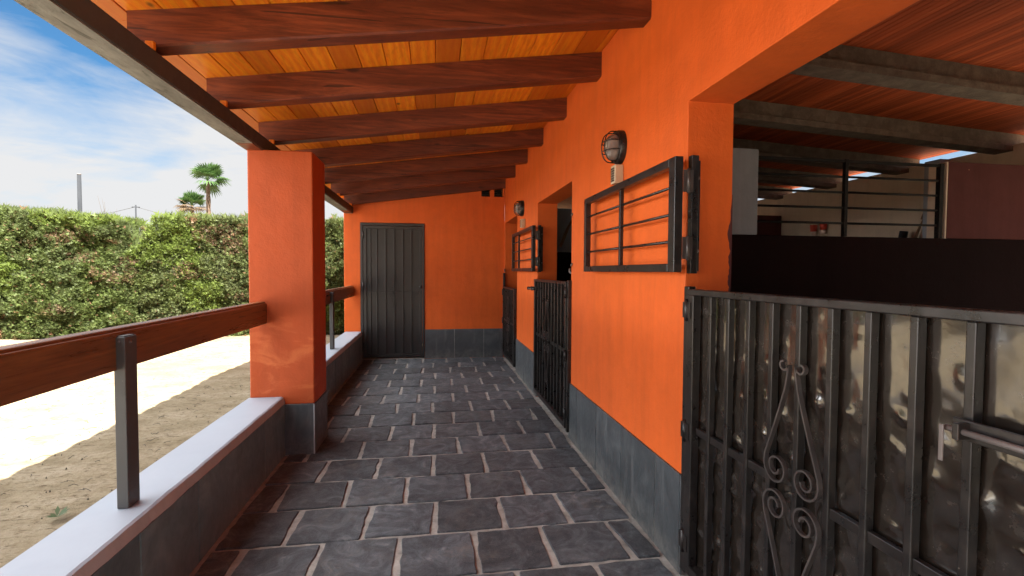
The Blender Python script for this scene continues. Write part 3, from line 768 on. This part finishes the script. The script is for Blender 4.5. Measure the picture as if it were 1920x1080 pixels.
# ------------------------------------------------------------------ swung-open upper grilles
def grille(yn, yf, z0, z1, vb, jamb, label):
    g = thing('window_grille', label, 'grille', (1.0,(yn+yf)/2,z0), 'black bar grilles folded back on the wall')
    x0, x1 = .972, 1.008; t_ = .036
    f = MB(); f.box(x0,x1,yn,yn+t_+.02,z0,z1); f.box(x0,x1,yf-t_,yf,z0,z1); f.box(x0,x1,yn+t_+.02,yf-t_,z1-t_,z1); f.box(x0,x1,yn+t_+.02,yf-t_,z0,z0+t_)
    part('frame', f, M['black'], g, .003)
    v = MB(); v.box(x0+.006,x1-.010,vb-.011,vb+.011,z0+t_,z1-t_); part('upright', v, M['black'], g, .002)
    for q in (1,2,3):
        z = z0+t_*.4 + (z1-z0-t_*.5)*q/4
        b = MB(); b.tube([(x0+.019,yn+t_+.02,z),(x0+.019,vb-.0112,z)], .0065, 8); b.tube([(x0+.019,vb+.0112,z),(x0+.019,yf-t_,z)], .0065, 8); part('bar', b, M['black'], g)
    hp = MB(); hp.box(1.052,1.084,jamb-.036,jamb-.006,z0-.005,z1+.01); part('hinge_post', hp, M['black'], g, .003)
    pl = MB(); pl.box(1.060,1.108,jamb-.0055,jamb-.0005,z0+.005,z1-.005); po = part('wall_plate', pl, M['black'], g, .001)
    for zz in (z1-.08, z0+.09):
        s_ = MB(); s_.tube([(1.097,jamb-.012,zz),(1.097,jamb-.005,zz)], .0075, 10); part('screw', s_, M['steel'], po, top=g)
    for zz in (z1-.10, z0+.10):
        h = MB(); h.tube([(1.030,yn-.004,zz-.05),(1.030,yn-.004,zz+.05)], .0062, 10); h.box(1.008,1.052,yn-.003,yn+.001,zz-.045,zz+.045); part('hinge', h, M['wrought'], g)
    return g
grille(1.868, 3.09, 1.30, 1.775, 2.485, 1.915, 'near open bar grille folded against the wall under the large lamp')
grille(4.80, 6.10, 1.30, 1.765, 5.65, 4.914, 'far open bar grille folded against the wall under the small lamp')
# receiving strip with hasps on the near jamb of the middle opening
k = thing('latch_strip', 'thin upright steel strip with two hooks beside the middle opening', 'latch', (1.08,3.69,1.3))
b = MB(); b.box(1.075,1.083,3.655,3.70,1.30,1.79); part('strip', b, M['steel'], k, .001)
for zz in (1.735,1.352):
    b = MB(); b.tube([(1.08,3.66,zz),(1.046,3.645,zz),(1.040,3.62,zz-.006),(1.046,3.61,zz+.012)], .006, 8); part('hook', b, M['steel'], k)
b = MB(); b.tube([(1.083,3.69,1.31),(1.075,3.73,1.285),(1.07,3.77,1.30),(1.07,3.76,1.325)], .008, 8); part('hook', b, M['steel'], k)
# small bolt on the corner above gate three
b = MB(); b.box(1.036,1.0498,7.205,7.235,1.29,1.33); b.tube([(1.03,7.19,1.335),(1.03,7.24,1.335)], .005, 6); tag(b.build('catch', M['steel'], loc=(1.04,7.2,1.3)), 'tiny steel catch on the corner above the farthest gate', 'latch')

# ------------------------------------------------------------------ bulkhead lamps and sensors
def lamp(y, z, label):
    l = thing('bulkhead_lamp', label, 'lamp', (XR,y,z), 'round caged wall lamps')
    n = 28
    def ring(x, ry, rz): return [(x, y+ry*math.cos(2*math.pi*i/n), z+rz*math.sin(2*math.pi*i/n)) for i in range(n)]
    b = MB(); b.smooth = True; prof = [(XR-.0005,.082,.094),(XR-.028,.082,.094),(XR-.036,.078,.090),(XR-.040,.066,.078)]
    vs = [v for p_ in prof for v in ring(*p_)]
    b.add(vs, [(i*n+k, i*n+(k+1)%n, (i+1)*n+(k+1)%n, (i+1)*n+k) for i in range(3) for k in range(n)] + [tuple(3*n+k for k in range(n))]); part('base', b, M['black'], l)
    d = MB(); d.smooth = True; vs = []; m = 9
    for i in range(m):
        a = math.pi/2*i/(m-1)*.98; c = math.cos(a)**.75; vs += ring(XR-.041-.058*math.sin(a), .062*c, .074*c)
    d.add(vs, [(i*n+k, i*n+(k+1)%n, (i+1)*n+(k+1)%n, (i+1)*n+k) for i in range(m-1) for k in range(n)] + [tuple((m-1)*n+k for k in range(n))]); part('glass', d, M['glass'], l)
    c = MB()
    def arc(fix, v0, R_, hor):
        p_ = []
        for i in range(19):
            a = math.pi*i/18; rr = R_
            u = -rr*math.cos(a); x = XR-.038-.072*abs(math.sin(a))**.55
            p_.append((x, y+u, z+v0) if hor else (x, y+v0, z+u))
        c.tube(p_, .0033, 6)
    arc(0, .026, .073, True); arc(0, -.026, .073, True); arc(0, .024, .083, False); arc(0, -.024, .083, False)
    c.tube([(XR-.041, y+.074*math.cos(2*math.pi*i/24), z+.086*math.sin(2*math.pi*i/24)) for i in range(24)], .004, 6, closed=True)
    part('cage', c, M['black'], l)
lamp(2.648, 2.005, 'larger looking near caged wall lamp above the near grille')
lamp(5.735, 2.052, 'far caged wall lamp above the far grille')
def sensor(y, z, label):
    s_ = thing('sensor_box', label, 'sensor', (XR,y,z), 'beige sensor boxes below the lamps')
    b = MB(); b.box(XR-.052,XR-.0005,y-.034,y+.034,z-.052,z+.052); part('case', b, M['beige'], s_, .005)
    b = MB()
    for q in range(6): b.box(XR-.0555,XR-.0525,y-.026,y+.024,z-.040+q*.0135,z-.031+q*.0135)
    part('louvre', b, M['black'], s_, .001)
sensor(2.645, 1.850, 'beige sensor box directly under the near lamp')
sensor(5.62, 1.862, 'beige sensor box directly under the far lamp')

# ------------------------------------------------------------------ end door
dr = thing('steel_door', 'dark steel door with vertical ribs in the end wall', 'door', (-.6,D,0))
y0 = D-.012
f = MB(); f.box(XD0+.001, XD0+.035, y0, D+.05, .012, ZD-.003); f.box(XD1-.028, XD1-.001, y0, D+.05, .012, ZD-.003); f.box(XD0+.035, XD1-.028, y0, D+.05, ZD-.042, ZD-.003)
part('frame', f, M['door'], dr, .003)
lf = MB(); xa, xb_ = XD0+.040, XD1-.032
lf.box(xa, xa+.045, y0+.006, D+.035, .03, ZD-.047); lf.box(xb_-.045, xb_, y0+.006, D+.035, .03, ZD-.047); lf.box(xa+.045, xb_-.045, y0+.006, D+.035, ZD-.085, ZD-.047); lf.box(xa+.045, xb_-.045, y0+.006, D+.035, .03, .075)
lf.box(xa+.04, xb_-.04, D+.020, D+.028, .05, ZD-.06)
leaf = part('leaf', lf, M['door'], dr, .002)
for k, x in enumerate((-.916,-.825,-.702,-.578,-.456,-.334)):
    b = MB(); b.box(x-.008, x+.008, y0+.010, D+.0195, .0755, ZD-.0855); part('rib', b, M['door'], dr, .002)
b = MB()
ribs = [-.97,-.916,-.825,-.702,-.578,-.456,-.334,-.219]
for a, c in zip(ribs[:-1], ribs[1:]): b.box(a+.0085, c-.0085, y0+.014, D+.0195, .975, 1.0)
part('mid_rail', b, M['door'], dr, .002)
ornament(dr, y0+.002, -.577, 1.0, nrm='y', scale=.62, mat=M['door'], wdt=.010)
h = MB(); h.tube([(-.196,y0+.005,1.065),(-.196,y0-.03,1.065)], .008, 10); h.tube([(-.196,y0-.028,1.065),(-.196,y0-.034,1.065),(-.196,y0-.05,1.065),(-.196,y0-.058,1.065)], [.010,.024,.024,.010], 14); part('knob', h, M['black'], dr)
h = MB(); h.box(-.208,-.184,y0+.002,y0+.0058,.955,1.005); part('lock_plate', h, M['black'], dr, .002)
for z in (1.82,1.08,.2):
    h = MB(); h.tube([(XD0+.038,y0-.004,z-.05),(XD0+.038,y0-.004,z+.05)], .009, 8); part('hinge', h, M['door'], dr)

# ------------------------------------------------------------------ hedges
BROWN = [(-7.0,1.92,.42,.20),(-6.75,1.52,.34,.16),(-6.25,1.18,.50,.20),(-4.30,1.98,.55,.24),(-4.9,1.26,.34,.16),(-7.2,.50,.22,.12),(-4.0,1.72,.5,.12),(-7.7,1.78,.2,.1),(-5.95,1.45,.25,.12),(-3.9,.75,.4,.1)]
LIME = [(-5.35,2.1,.42,.42),(-5.0,1.7,.45,.5),(-5.7,1.55,.3,.25),(-6.9,2.25,.9,.14),(-4.6,.8,.4,.3),(-2.0,.5,.5,.4),(-8.3,1.2,.5,.4)]
def hedge(name, x0, x1, topf, label, mat, seed, nsp, vis):
    """twiggy dark core plus many small sprays spread through the outer layer"""
    g = thing(name, label, 'hedge', ((x0+x1)/2, 11.2, GZ), 'clipped conifer hedges behind the yard')
    yf = 10.62
    def front(x, z):
        h = z/2.4
        return yf + .10*(1-h)*0 + .28*max(0,h-.55)**1.5*2 + .16*noise.noise(Vector((x*.8,z*.9,seed))) + .10*noise.noise(Vector((x*2.4,z*2.6,seed+5)))
    c = MB(); nx = int((x1-x0)/.12); zs_ = np.linspace(0,1,16); c.smooth = True
    for i in range(nx+1):
        x = x0+(x1-x0)*i/nx; T = topf(x)-.12
        for q in zs_: z = T*float(q); c.v.append((x, front(x,z)+.16, GZ+z))
        c.v.append((x, 12.1, GZ+T)); c.v.append((x, 12.3, GZ))
    m_ = 18
    for i in range(nx):
        for k in range(m_-1): c.f.append((i*m_+k, (i+1)*m_+k, (i+1)*m_+k+1, i*m_+k+1)); c.mi.append(0); c.sm.append(True)
    c.f += [tuple(range(m_)), tuple(nx*m_+k for k in range(m_))]; c.mi += [0,0]; c.sm += [False,False]
    part('inner_growth', c, M['hedge_core'], g)
    V = []; F = []; MI = []
    vlo, vhi = vis
    n_front = nsp; cnt = 0
    while cnt < nsp:
        u = rng.random()
        if u < .84:
            x = x0 + (x1-x0)*rng.random()
            if not (vlo < x < vhi) and rng.random() < .75: continue
            T = topf(x); z = T*(rng.random()**.92)
            p = Vector((x, front(x,z) + .15*rng.random()**1.5 - .02, GZ+z)); base = Vector((0,-1,.35))
        elif u < .97:
            x = x0 + (x1-x0)*rng.random()
            if not (vlo < x < vhi) and rng.random() < .75: continue
            T = topf(x); y = front(x,T) + rng.random()**1.6*1.2
            p = Vector((x, y, GZ+T-.06*rng.random()+.05*noise.noise(Vector((x*5,y*5,2))))); base = Vector((0,-.25,1))
        else:
            e = x0 if rng.random() < .5 else x1; T = topf(e); z = T*rng.random(); y = front(e,z)+1.2*rng.random()
            p = Vector((e + (.06 if e == x0 else -.06)*rng.random(), y, GZ+z)); base = Vector((-1 if e == x0 else 1, -.2, .4))
        shoot = (.84 <= u < .97 and rng.random() < .12)
        cl = noise.noise(Vector((p.x*5+seed, p.z*5, p.y*5)))
        if cl < -.30 and rng.random() < .75: continue
        rd = Vector(rng.normal(0,.55,3)); rd.x *= 1.7; d = (base.normalized()*.8 + rd + Vector((0,0,.35))).normalized()
        p = p - base.normalized()*.05*(cl < 0) + base.normalized()*.05*max(0,cl)
        L = (.035+.055*rng.random())*(2.2 if shoot else 1)
        if shoot: d = (Vector((float(rng.normal(0,.25)),-.1,1))).normalized(); p = p + Vector((0,0,.02))
        side = d.cross(Vector(rng.normal(0,1,3))).normalized(); b0 = len(V)
        # a spray: stalk with two side shoots (connected: one island)
        w_ = .0022+.0018*rng.random(); t_ = p+d*L; m1 = p+d*L*.45
        V += [p-side*w_*.5, p+side*w_*.5, m1+side*w_, t_, m1-side*w_, m1+side*L*.38+d*L*.30, m1-side*L*.34+d*L*.36]
        F += [(b0,b0+1,b0+2,b0+3,b0+4), (b0+1,b0+5,b0+2), (b0,b0+4,b0+6)]
        mi = 0; wob = noise.noise(Vector((p.x*2.3, p.z*3.1, 5)))*.55 + noise.noise(Vector((p.x*7, p.z*8, 2)))*.35
        for bx, bz, rx, rz in BROWN:
            q = ((p.x-bx)/rx)**2 + ((p.z-bz)/rz)**2 + wob*1.6
            if q < .80 and rng.random() < .42: mi = 1
        if mi == 0:
            for bx, bz, rx, rz in LIME:
                if ((p.x-bx)/rx)**2 + ((p.z-bz)/rz)**2 + wob*1.3 < .9 and rng.random() < .85: mi = 2
        if mi == 0 and rng.random() < .012: mi = 1
        MI += [mi]*3
        cnt += 1
    me = bpy.data.meshes.new('foliage'); bs = Vector(g['base'])
    me.from_pydata([tuple(v-bs) for v in V], [], F); me.materials.append(mat); me.materials.append(M['dry']); me.materials.append(M['lime']); me.polygons.foreach_set('material_index', MI); o = bpy.data.objects.new('foliage', me); COL.objects.link(o); o.parent = g
    return g
def topL(x):
    t_ = 2.44 - .012*(x+8)
    t_ -= .18*max(0,(x+7.6)/1.9)**1.2 if x > -7.6 else 0
    t_ -= .50*max(0,(x+6.15)/.3)**1.3 if x > -6.15 else 0
    return t_ + .06*noise.noise(Vector((x*1.7,0,1))) + .05*noise.noise(Vector((x*5,0,4)))
def topR(x):
    t_ = 2.405 - .012*(x+5.5)
    if x < -5.56: t_ -= .60*((-5.56-x)/.2)
    return t_ + .025*noise.noise(Vector((x*2.1,0,7))) + .02*noise.noise(Vector((x*7,0,4)))
hedge('conifer_hedge', -15.5, -5.80, topL, 'left hedge with brown bare patches and a sloping top', M['hedge_a'], 3.0, 118000, (-8.6,-5.7))
hedge('conifer_hedge', -5.76, 2.4, topR, 'right hedge of brighter lime green growth behind the pillar', M['hedge_b'], 11.0, 104000, (-5.8,-1.4))

# ------------------------------------------------------------------ palms, poles, bare twigs behind
def palm(x, y, h, R_, nf, label, dry=0, tr=.17):
    p = thing('fan_palm', label, 'palm tree', (x,y,GZ), 'palms beyond the hedge')
    t_ = MB(); pts = []; rs = []
    for i in range(24):
        u = i/23; pts.append((x+.12*math.sin(u*2.2), y, GZ+h*u)); rs.append(tr*(1.35-.45*u)*(1+.12*math.sin(i*2.1)) if u < .93 else tr*(1.0-.6*(u-.93)/.07))
    t_.tube(pts, rs, 10); part('trunk', t_, M['bark'], p)
    top = Vector(pts[-1]); V = []; F = []; MI = []
    for k in range(nf):
        az = rng.random()*2*math.pi; el = -.45 + 1.95*(k/nf)**.85 + float(rng.normal(0,.12)); el = min(el, 1.45)
        d = Vector((math.cos(az)*math.cos(el), math.sin(az)*math.cos(el), math.sin(el)))
        pl = R_*(.42+.12*rng.random()); fl_ = R_*(.55+.15*rng.random())
        side = d.cross(Vector((0,0,1))).normalized(); upv = side.cross(d).normalized()
        c = top + d*pl; b0 = len(V); w = .02
        V += [top-side*w, top+side*w, c+side*w, c-side*w]; F.append((b0,b0+1,b0+2,b0+3)); mi = 1 if (k < nf*dry) else 0; MI.append(mi)
        nl = 17
        for q in range(nl):
            a = (q/(nl-1)-.5)*math.pi*1.25; dd = (d*math.cos(a) + side*math.sin(a)).normalized()
            L = fl_*(1-.25*abs(a)/2)*(.9+.2*rng.random()); perp = upv.cross(dd).normalized()
            m1 = c+dd*L*.6 - upv*.02; tip = c+dd*L + Vector((0,0,-.34*L*(1-max(0,d.z)*.6))); b0 = len(V)
            V += [c, m1+perp*L*.065, tip, m1-perp*L*.065]; F.append((b0,b0+1,b0+2,b0+3)); MI.append(mi)
    me = bpy.data.meshes.new('crown'); bs = Vector(p['base']); me.from_pydata([tuple(v-bs) for v in V], [], F)
    me.materials.append(M['palm_leaf']); me.materials.append(M['palm_dry']); me.polygons.foreach_set('material_index', MI)
    o = bpy.data.objects.new('crown', me); COL.objects.link(o); o.parent = p
palm(-16.95, 40, 8.05, 1.5, 28, 'taller fan palm with bare trunk rising over the hedge', tr=.15)
palm(-19.4, 43.0, 6.45, 1.25, 36, 'shorter bushy fan palm left of the taller palm', dry=.35, tr=.14)
pb = thing('lamp_pole', 'plain grey metal pole standing behind the left hedge', 'pole', (-15.9,25,GZ))
b = MB(); b.tube([(-15.9,25,GZ),(-15.9,25,5.58)], [.095,.075], 12); part('shaft', b, M['pole'], pb)
b = MB(); b.tube([(-15.9,25,5.58),(-15.9,25,5.62)], .08, 12); part('cap', b, M['steel'], pb)
up = thing('utility_pole', 'tiny distant utility pole in the gap between hedges', 'utility pole', (-49.0,90,GZ))
b = MB(); b.tube([(-49.0,90,GZ),(-49.0,90,12.0)], [.16,.11], 8); part('post', b, M['pole'], up)
b = MB(); b.box(-49.6,-48.4,89.95,90.05,11.6,11.7); part('crossarm', b, M['pole'], up)
for q,(xa,xb2,zb2) in enumerate(((-49,-36,9.7),(-49,-64,9.6))):
    b = MB(); b.tube([(xa+(xb2-xa)*i/12, 90+2*i/12, 11.7+(zb2-11.7)*i/12-.6*math.sin(math.pi*i/12)) for i in range(13)], .035, 5)
    tag(b.build('power_line', M['cable'], loc=(xa,90,11.7)), ['thin power line sagging right from the distant pole','thin power line sagging left from the distant pole'][q], 'power line', 'power lines on the distant pole')
# bare twigs poking out of the hedge tops
def twigs(x, y, z, n, label, hgt):
    mb = MB()
    for k in range(n):
        a = Vector((x+float(rng.normal(0,.10)), y+.1*rng.random(), z-.5)); d = Vector((float(rng.normal(0,.32)),0,1)).normalized()
        L = .5+hgt*rng.random(); m1 = a+d*L*.6; mb.tube([a, m1, a+d*L+Vector((float(rng.normal(0,.04)),0,0))], [.006,.004,.0015], 5)
        mb.tube([m1, m1+Vector((.07*(1 if k%2 else -1),0,.12))], [.003,.001], 4)
    tag(mb.build('bare_branch', M['twig'], loc=(x,y,z)), label, 'branch', 'bare twigs above the hedges')
twigs(-6.55, 11.0, 2.38, 6, 'bare twigs sticking up from the left hedge near its gap', .42)
twigs(-5.30, 11.0, 2.38, 4, 'few bare twigs at the left end of the right hedge', .26)
# small weed on the sand
mb = MB()
for k in range(9):
    a = k*2*math.pi/9+.3*rng.random(); L = .04+.05*rng.random(); c = Vector((-2.01,2.93,GZ+.012)); d = Vector((math.cos(a),math.sin(a),.45)); s_ = Vector((-math.sin(a),math.cos(a),0))
    mb.add([c, c+d*L*.6+s_*.011, c+d*L, c+d*L*.6-s_*.011], [(0,1,2,3)])
tag(mb.build('weed', M['weed'], loc=(-2.01,2.93,GZ)), 'small dark green weed on the shaded sand by the parapet', 'weed')

# things: children of an Empty keep local coordinates relative to its base
for o in _bases: del o['base']

# ------------------------------------------------------------------ light
sd = Vector((.48,-.60,1.0)).normalized()
el = math.asin(sd.z); az = math.atan2(sd.x, sd.y)
sun = bpy.data.lights.new('Sun','SUN'); sun.energy = 4.0; sun.angle = R(.5); sun.color = (1,.95,.87)
so = bpy.data.objects.new('Sun', sun); COL.objects.link(so); so.rotation_euler = sd.to_track_quat('Z','Y').to_euler(); so.location = (3,-5,9)
W = bpy.data.worlds.new('World'); S.world = W; W.use_nodes = True; nt = W.node_tree; N = nt.nodes; N.clear()
out = N.new('ShaderNodeOutputWorld'); bg = N.new('ShaderNodeBackground'); sky = N.new('ShaderNodeTexSky')
sky.sky_type = 'NISHITA'; sky.sun_disc = False; sky.sun_elevation = el; sky.sun_rotation = az; sky.air_density = 1.0; sky.dust_density = .6; sky.ozone_density = 1.5
bg.inputs[1].default_value = .06
tc = N.new('ShaderNodeTexCoord')
def wn(scale, sc, detail, rough, dist, rot=(0,0,0)):
    mp = N.new('ShaderNodeMapping'); mp.inputs['Scale'].default_value = scale; mp.inputs['Rotation'].default_value = rot; nt.links.new(tc.outputs['Generated'], mp.inputs[0])
    t_ = N.new('ShaderNodeTexNoise'); t_.inputs['Scale'].default_value = sc; t_.inputs['Detail'].default_value = detail; t_.inputs['Roughness'].default_value = rough; t_.inputs['Distortion'].default_value = dist
    nt.links.new(mp.outputs[0], t_.inputs['Vector']); return t_.outputs['Fac']
def mth(op, a, b):
    m_ = N.new('ShaderNodeMath'); m_.operation = op; m_.use_clamp = False
    for v, i in ((a,0),(b,1)):
        if isinstance(v,(int,float)): m_.inputs[i].default_value = v
        else: nt.links.new(v, m_.inputs[i])
    return m_.outputs[0]
sx = N.new('ShaderNodeSeparateXYZ'); nt.links.new(tc.outputs['Generated'], sx.inputs[0])
n1 = wn((1,1,3.2), 1.7, 8, .55, .5, (0,R(14),0)); n2 = wn((1,1,5), 5, 8, .6, .8, (0,R(20),0))
cl = mth('ADD', mth('MULTIPLY', n1, 1.5), mth('MULTIPLY', n2, .5))
cl = mth('SUBTRACT', cl, mth('MULTIPLY', sx.outputs[2], 2.0))      # cloud cover thins towards the zenith
rp = N.new('ShaderNodeValToRGB'); rp.color_ramp.elements[0].position = .32; rp.color_ramp.elements[0].color = (0,0,0,1); rp.color_ramp.elements[1].position = .78; rp.color_ramp.elements[1].color = (1,1,1,1)
hi = N.new('ShaderNodeMapRange'); nt.links.new(sx.outputs[2], hi.inputs[0]); hi.inputs[1].default_value = .42; hi.inputs[2].default_value = .6; hi.inputs[3].default_value = 0; hi.inputs[4].default_value = 1.6
cl = mth('ADD', cl, hi.outputs[0])          # bright veil added overhead, out of view, to light the shaded areas
nt.links.new(cl, rp.inputs[0])
mx = N.new('ShaderNodeMix'); mx.data_type = 'RGBA'; nt.links.new(rp.outputs[0], mx.inputs[0]); tint = N.new('ShaderNodeMix'); tint.data_type = 'RGBA'; tint.blend_type = 'MULTIPLY'; tint.inputs[0].default_value = 1; tint.inputs[7].default_value = (.115,.215,.27,1); nt.links.new(sky.outputs[0], tint.inputs[6]); nt.links.new(tint.outputs[2], mx.inputs[6]); 
gx = N.new('ShaderNodeMapRange'); nt.links.new(sx.outputs[0], gx.inputs[0]); gx.inputs[1].default_value = -.66; gx.inputs[2].default_value = -.92; gx.inputs[3].default_value = 1.0; gx.inputs[4].default_value = 14.0  # low western sky out of view brightened to light the corridor
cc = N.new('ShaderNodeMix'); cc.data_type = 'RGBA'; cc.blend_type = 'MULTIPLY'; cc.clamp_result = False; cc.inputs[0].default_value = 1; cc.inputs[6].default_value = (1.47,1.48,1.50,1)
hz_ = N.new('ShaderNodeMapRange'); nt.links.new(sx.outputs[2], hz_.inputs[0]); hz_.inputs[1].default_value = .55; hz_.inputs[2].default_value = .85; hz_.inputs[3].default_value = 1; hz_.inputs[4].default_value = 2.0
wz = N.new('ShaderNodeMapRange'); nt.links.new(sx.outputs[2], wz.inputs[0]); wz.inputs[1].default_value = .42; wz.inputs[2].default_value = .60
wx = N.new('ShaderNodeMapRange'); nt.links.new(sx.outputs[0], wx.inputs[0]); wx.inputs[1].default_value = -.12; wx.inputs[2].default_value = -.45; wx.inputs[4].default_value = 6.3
nt.links.new(mth('ADD', mth('MULTIPLY', gx.outputs[0], hz_.outputs[0]), mth('MULTIPLY', wz.outputs[0], wx.outputs[0])), cc.inputs[7]); nt.links.new(cc.outputs[2], mx.inputs[7])      # added glow high in the unseen western sky, fill light for the porch
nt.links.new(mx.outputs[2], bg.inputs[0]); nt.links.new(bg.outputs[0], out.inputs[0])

# ------------------------------------------------------------------ camera
cam = bpy.data.cameras.new('Camera'); cam.sensor_width = 36; cam.lens = 910.2/1920*36; cam.clip_start = .02; cam.clip_end = 2000
co = bpy.data.objects.new('Camera', cam); COL.objects.link(co); S.camera = co
F_ = Vector((.15815891,.98681681,-.034327)).normalized(); R_ = Vector((.98741365,-.15806996,.00530707)); R_ = (R_-F_*R_.dot(F_)).normalized(); U_ = R_.cross(F_)
m = Matrix(((R_.x,U_.x,-F_.x,0),(R_.y,U_.y,-F_.y,0),(R_.z,U_.z,-F_.z,1.30),(0,0,0,1))); co.matrix_world = m

S.view_settings.view_transform = 'Standard'; S.view_settings.look = 'None'; S.view_settings.gamma = 1; S.view_settings.exposure = 3.25
S.cycles.max_bounces = 10; S.cycles.diffuse_bounces = 6; S.cycles.use_denoising = True
S.render.resolution_x = 1024; S.render.resolution_y = 576
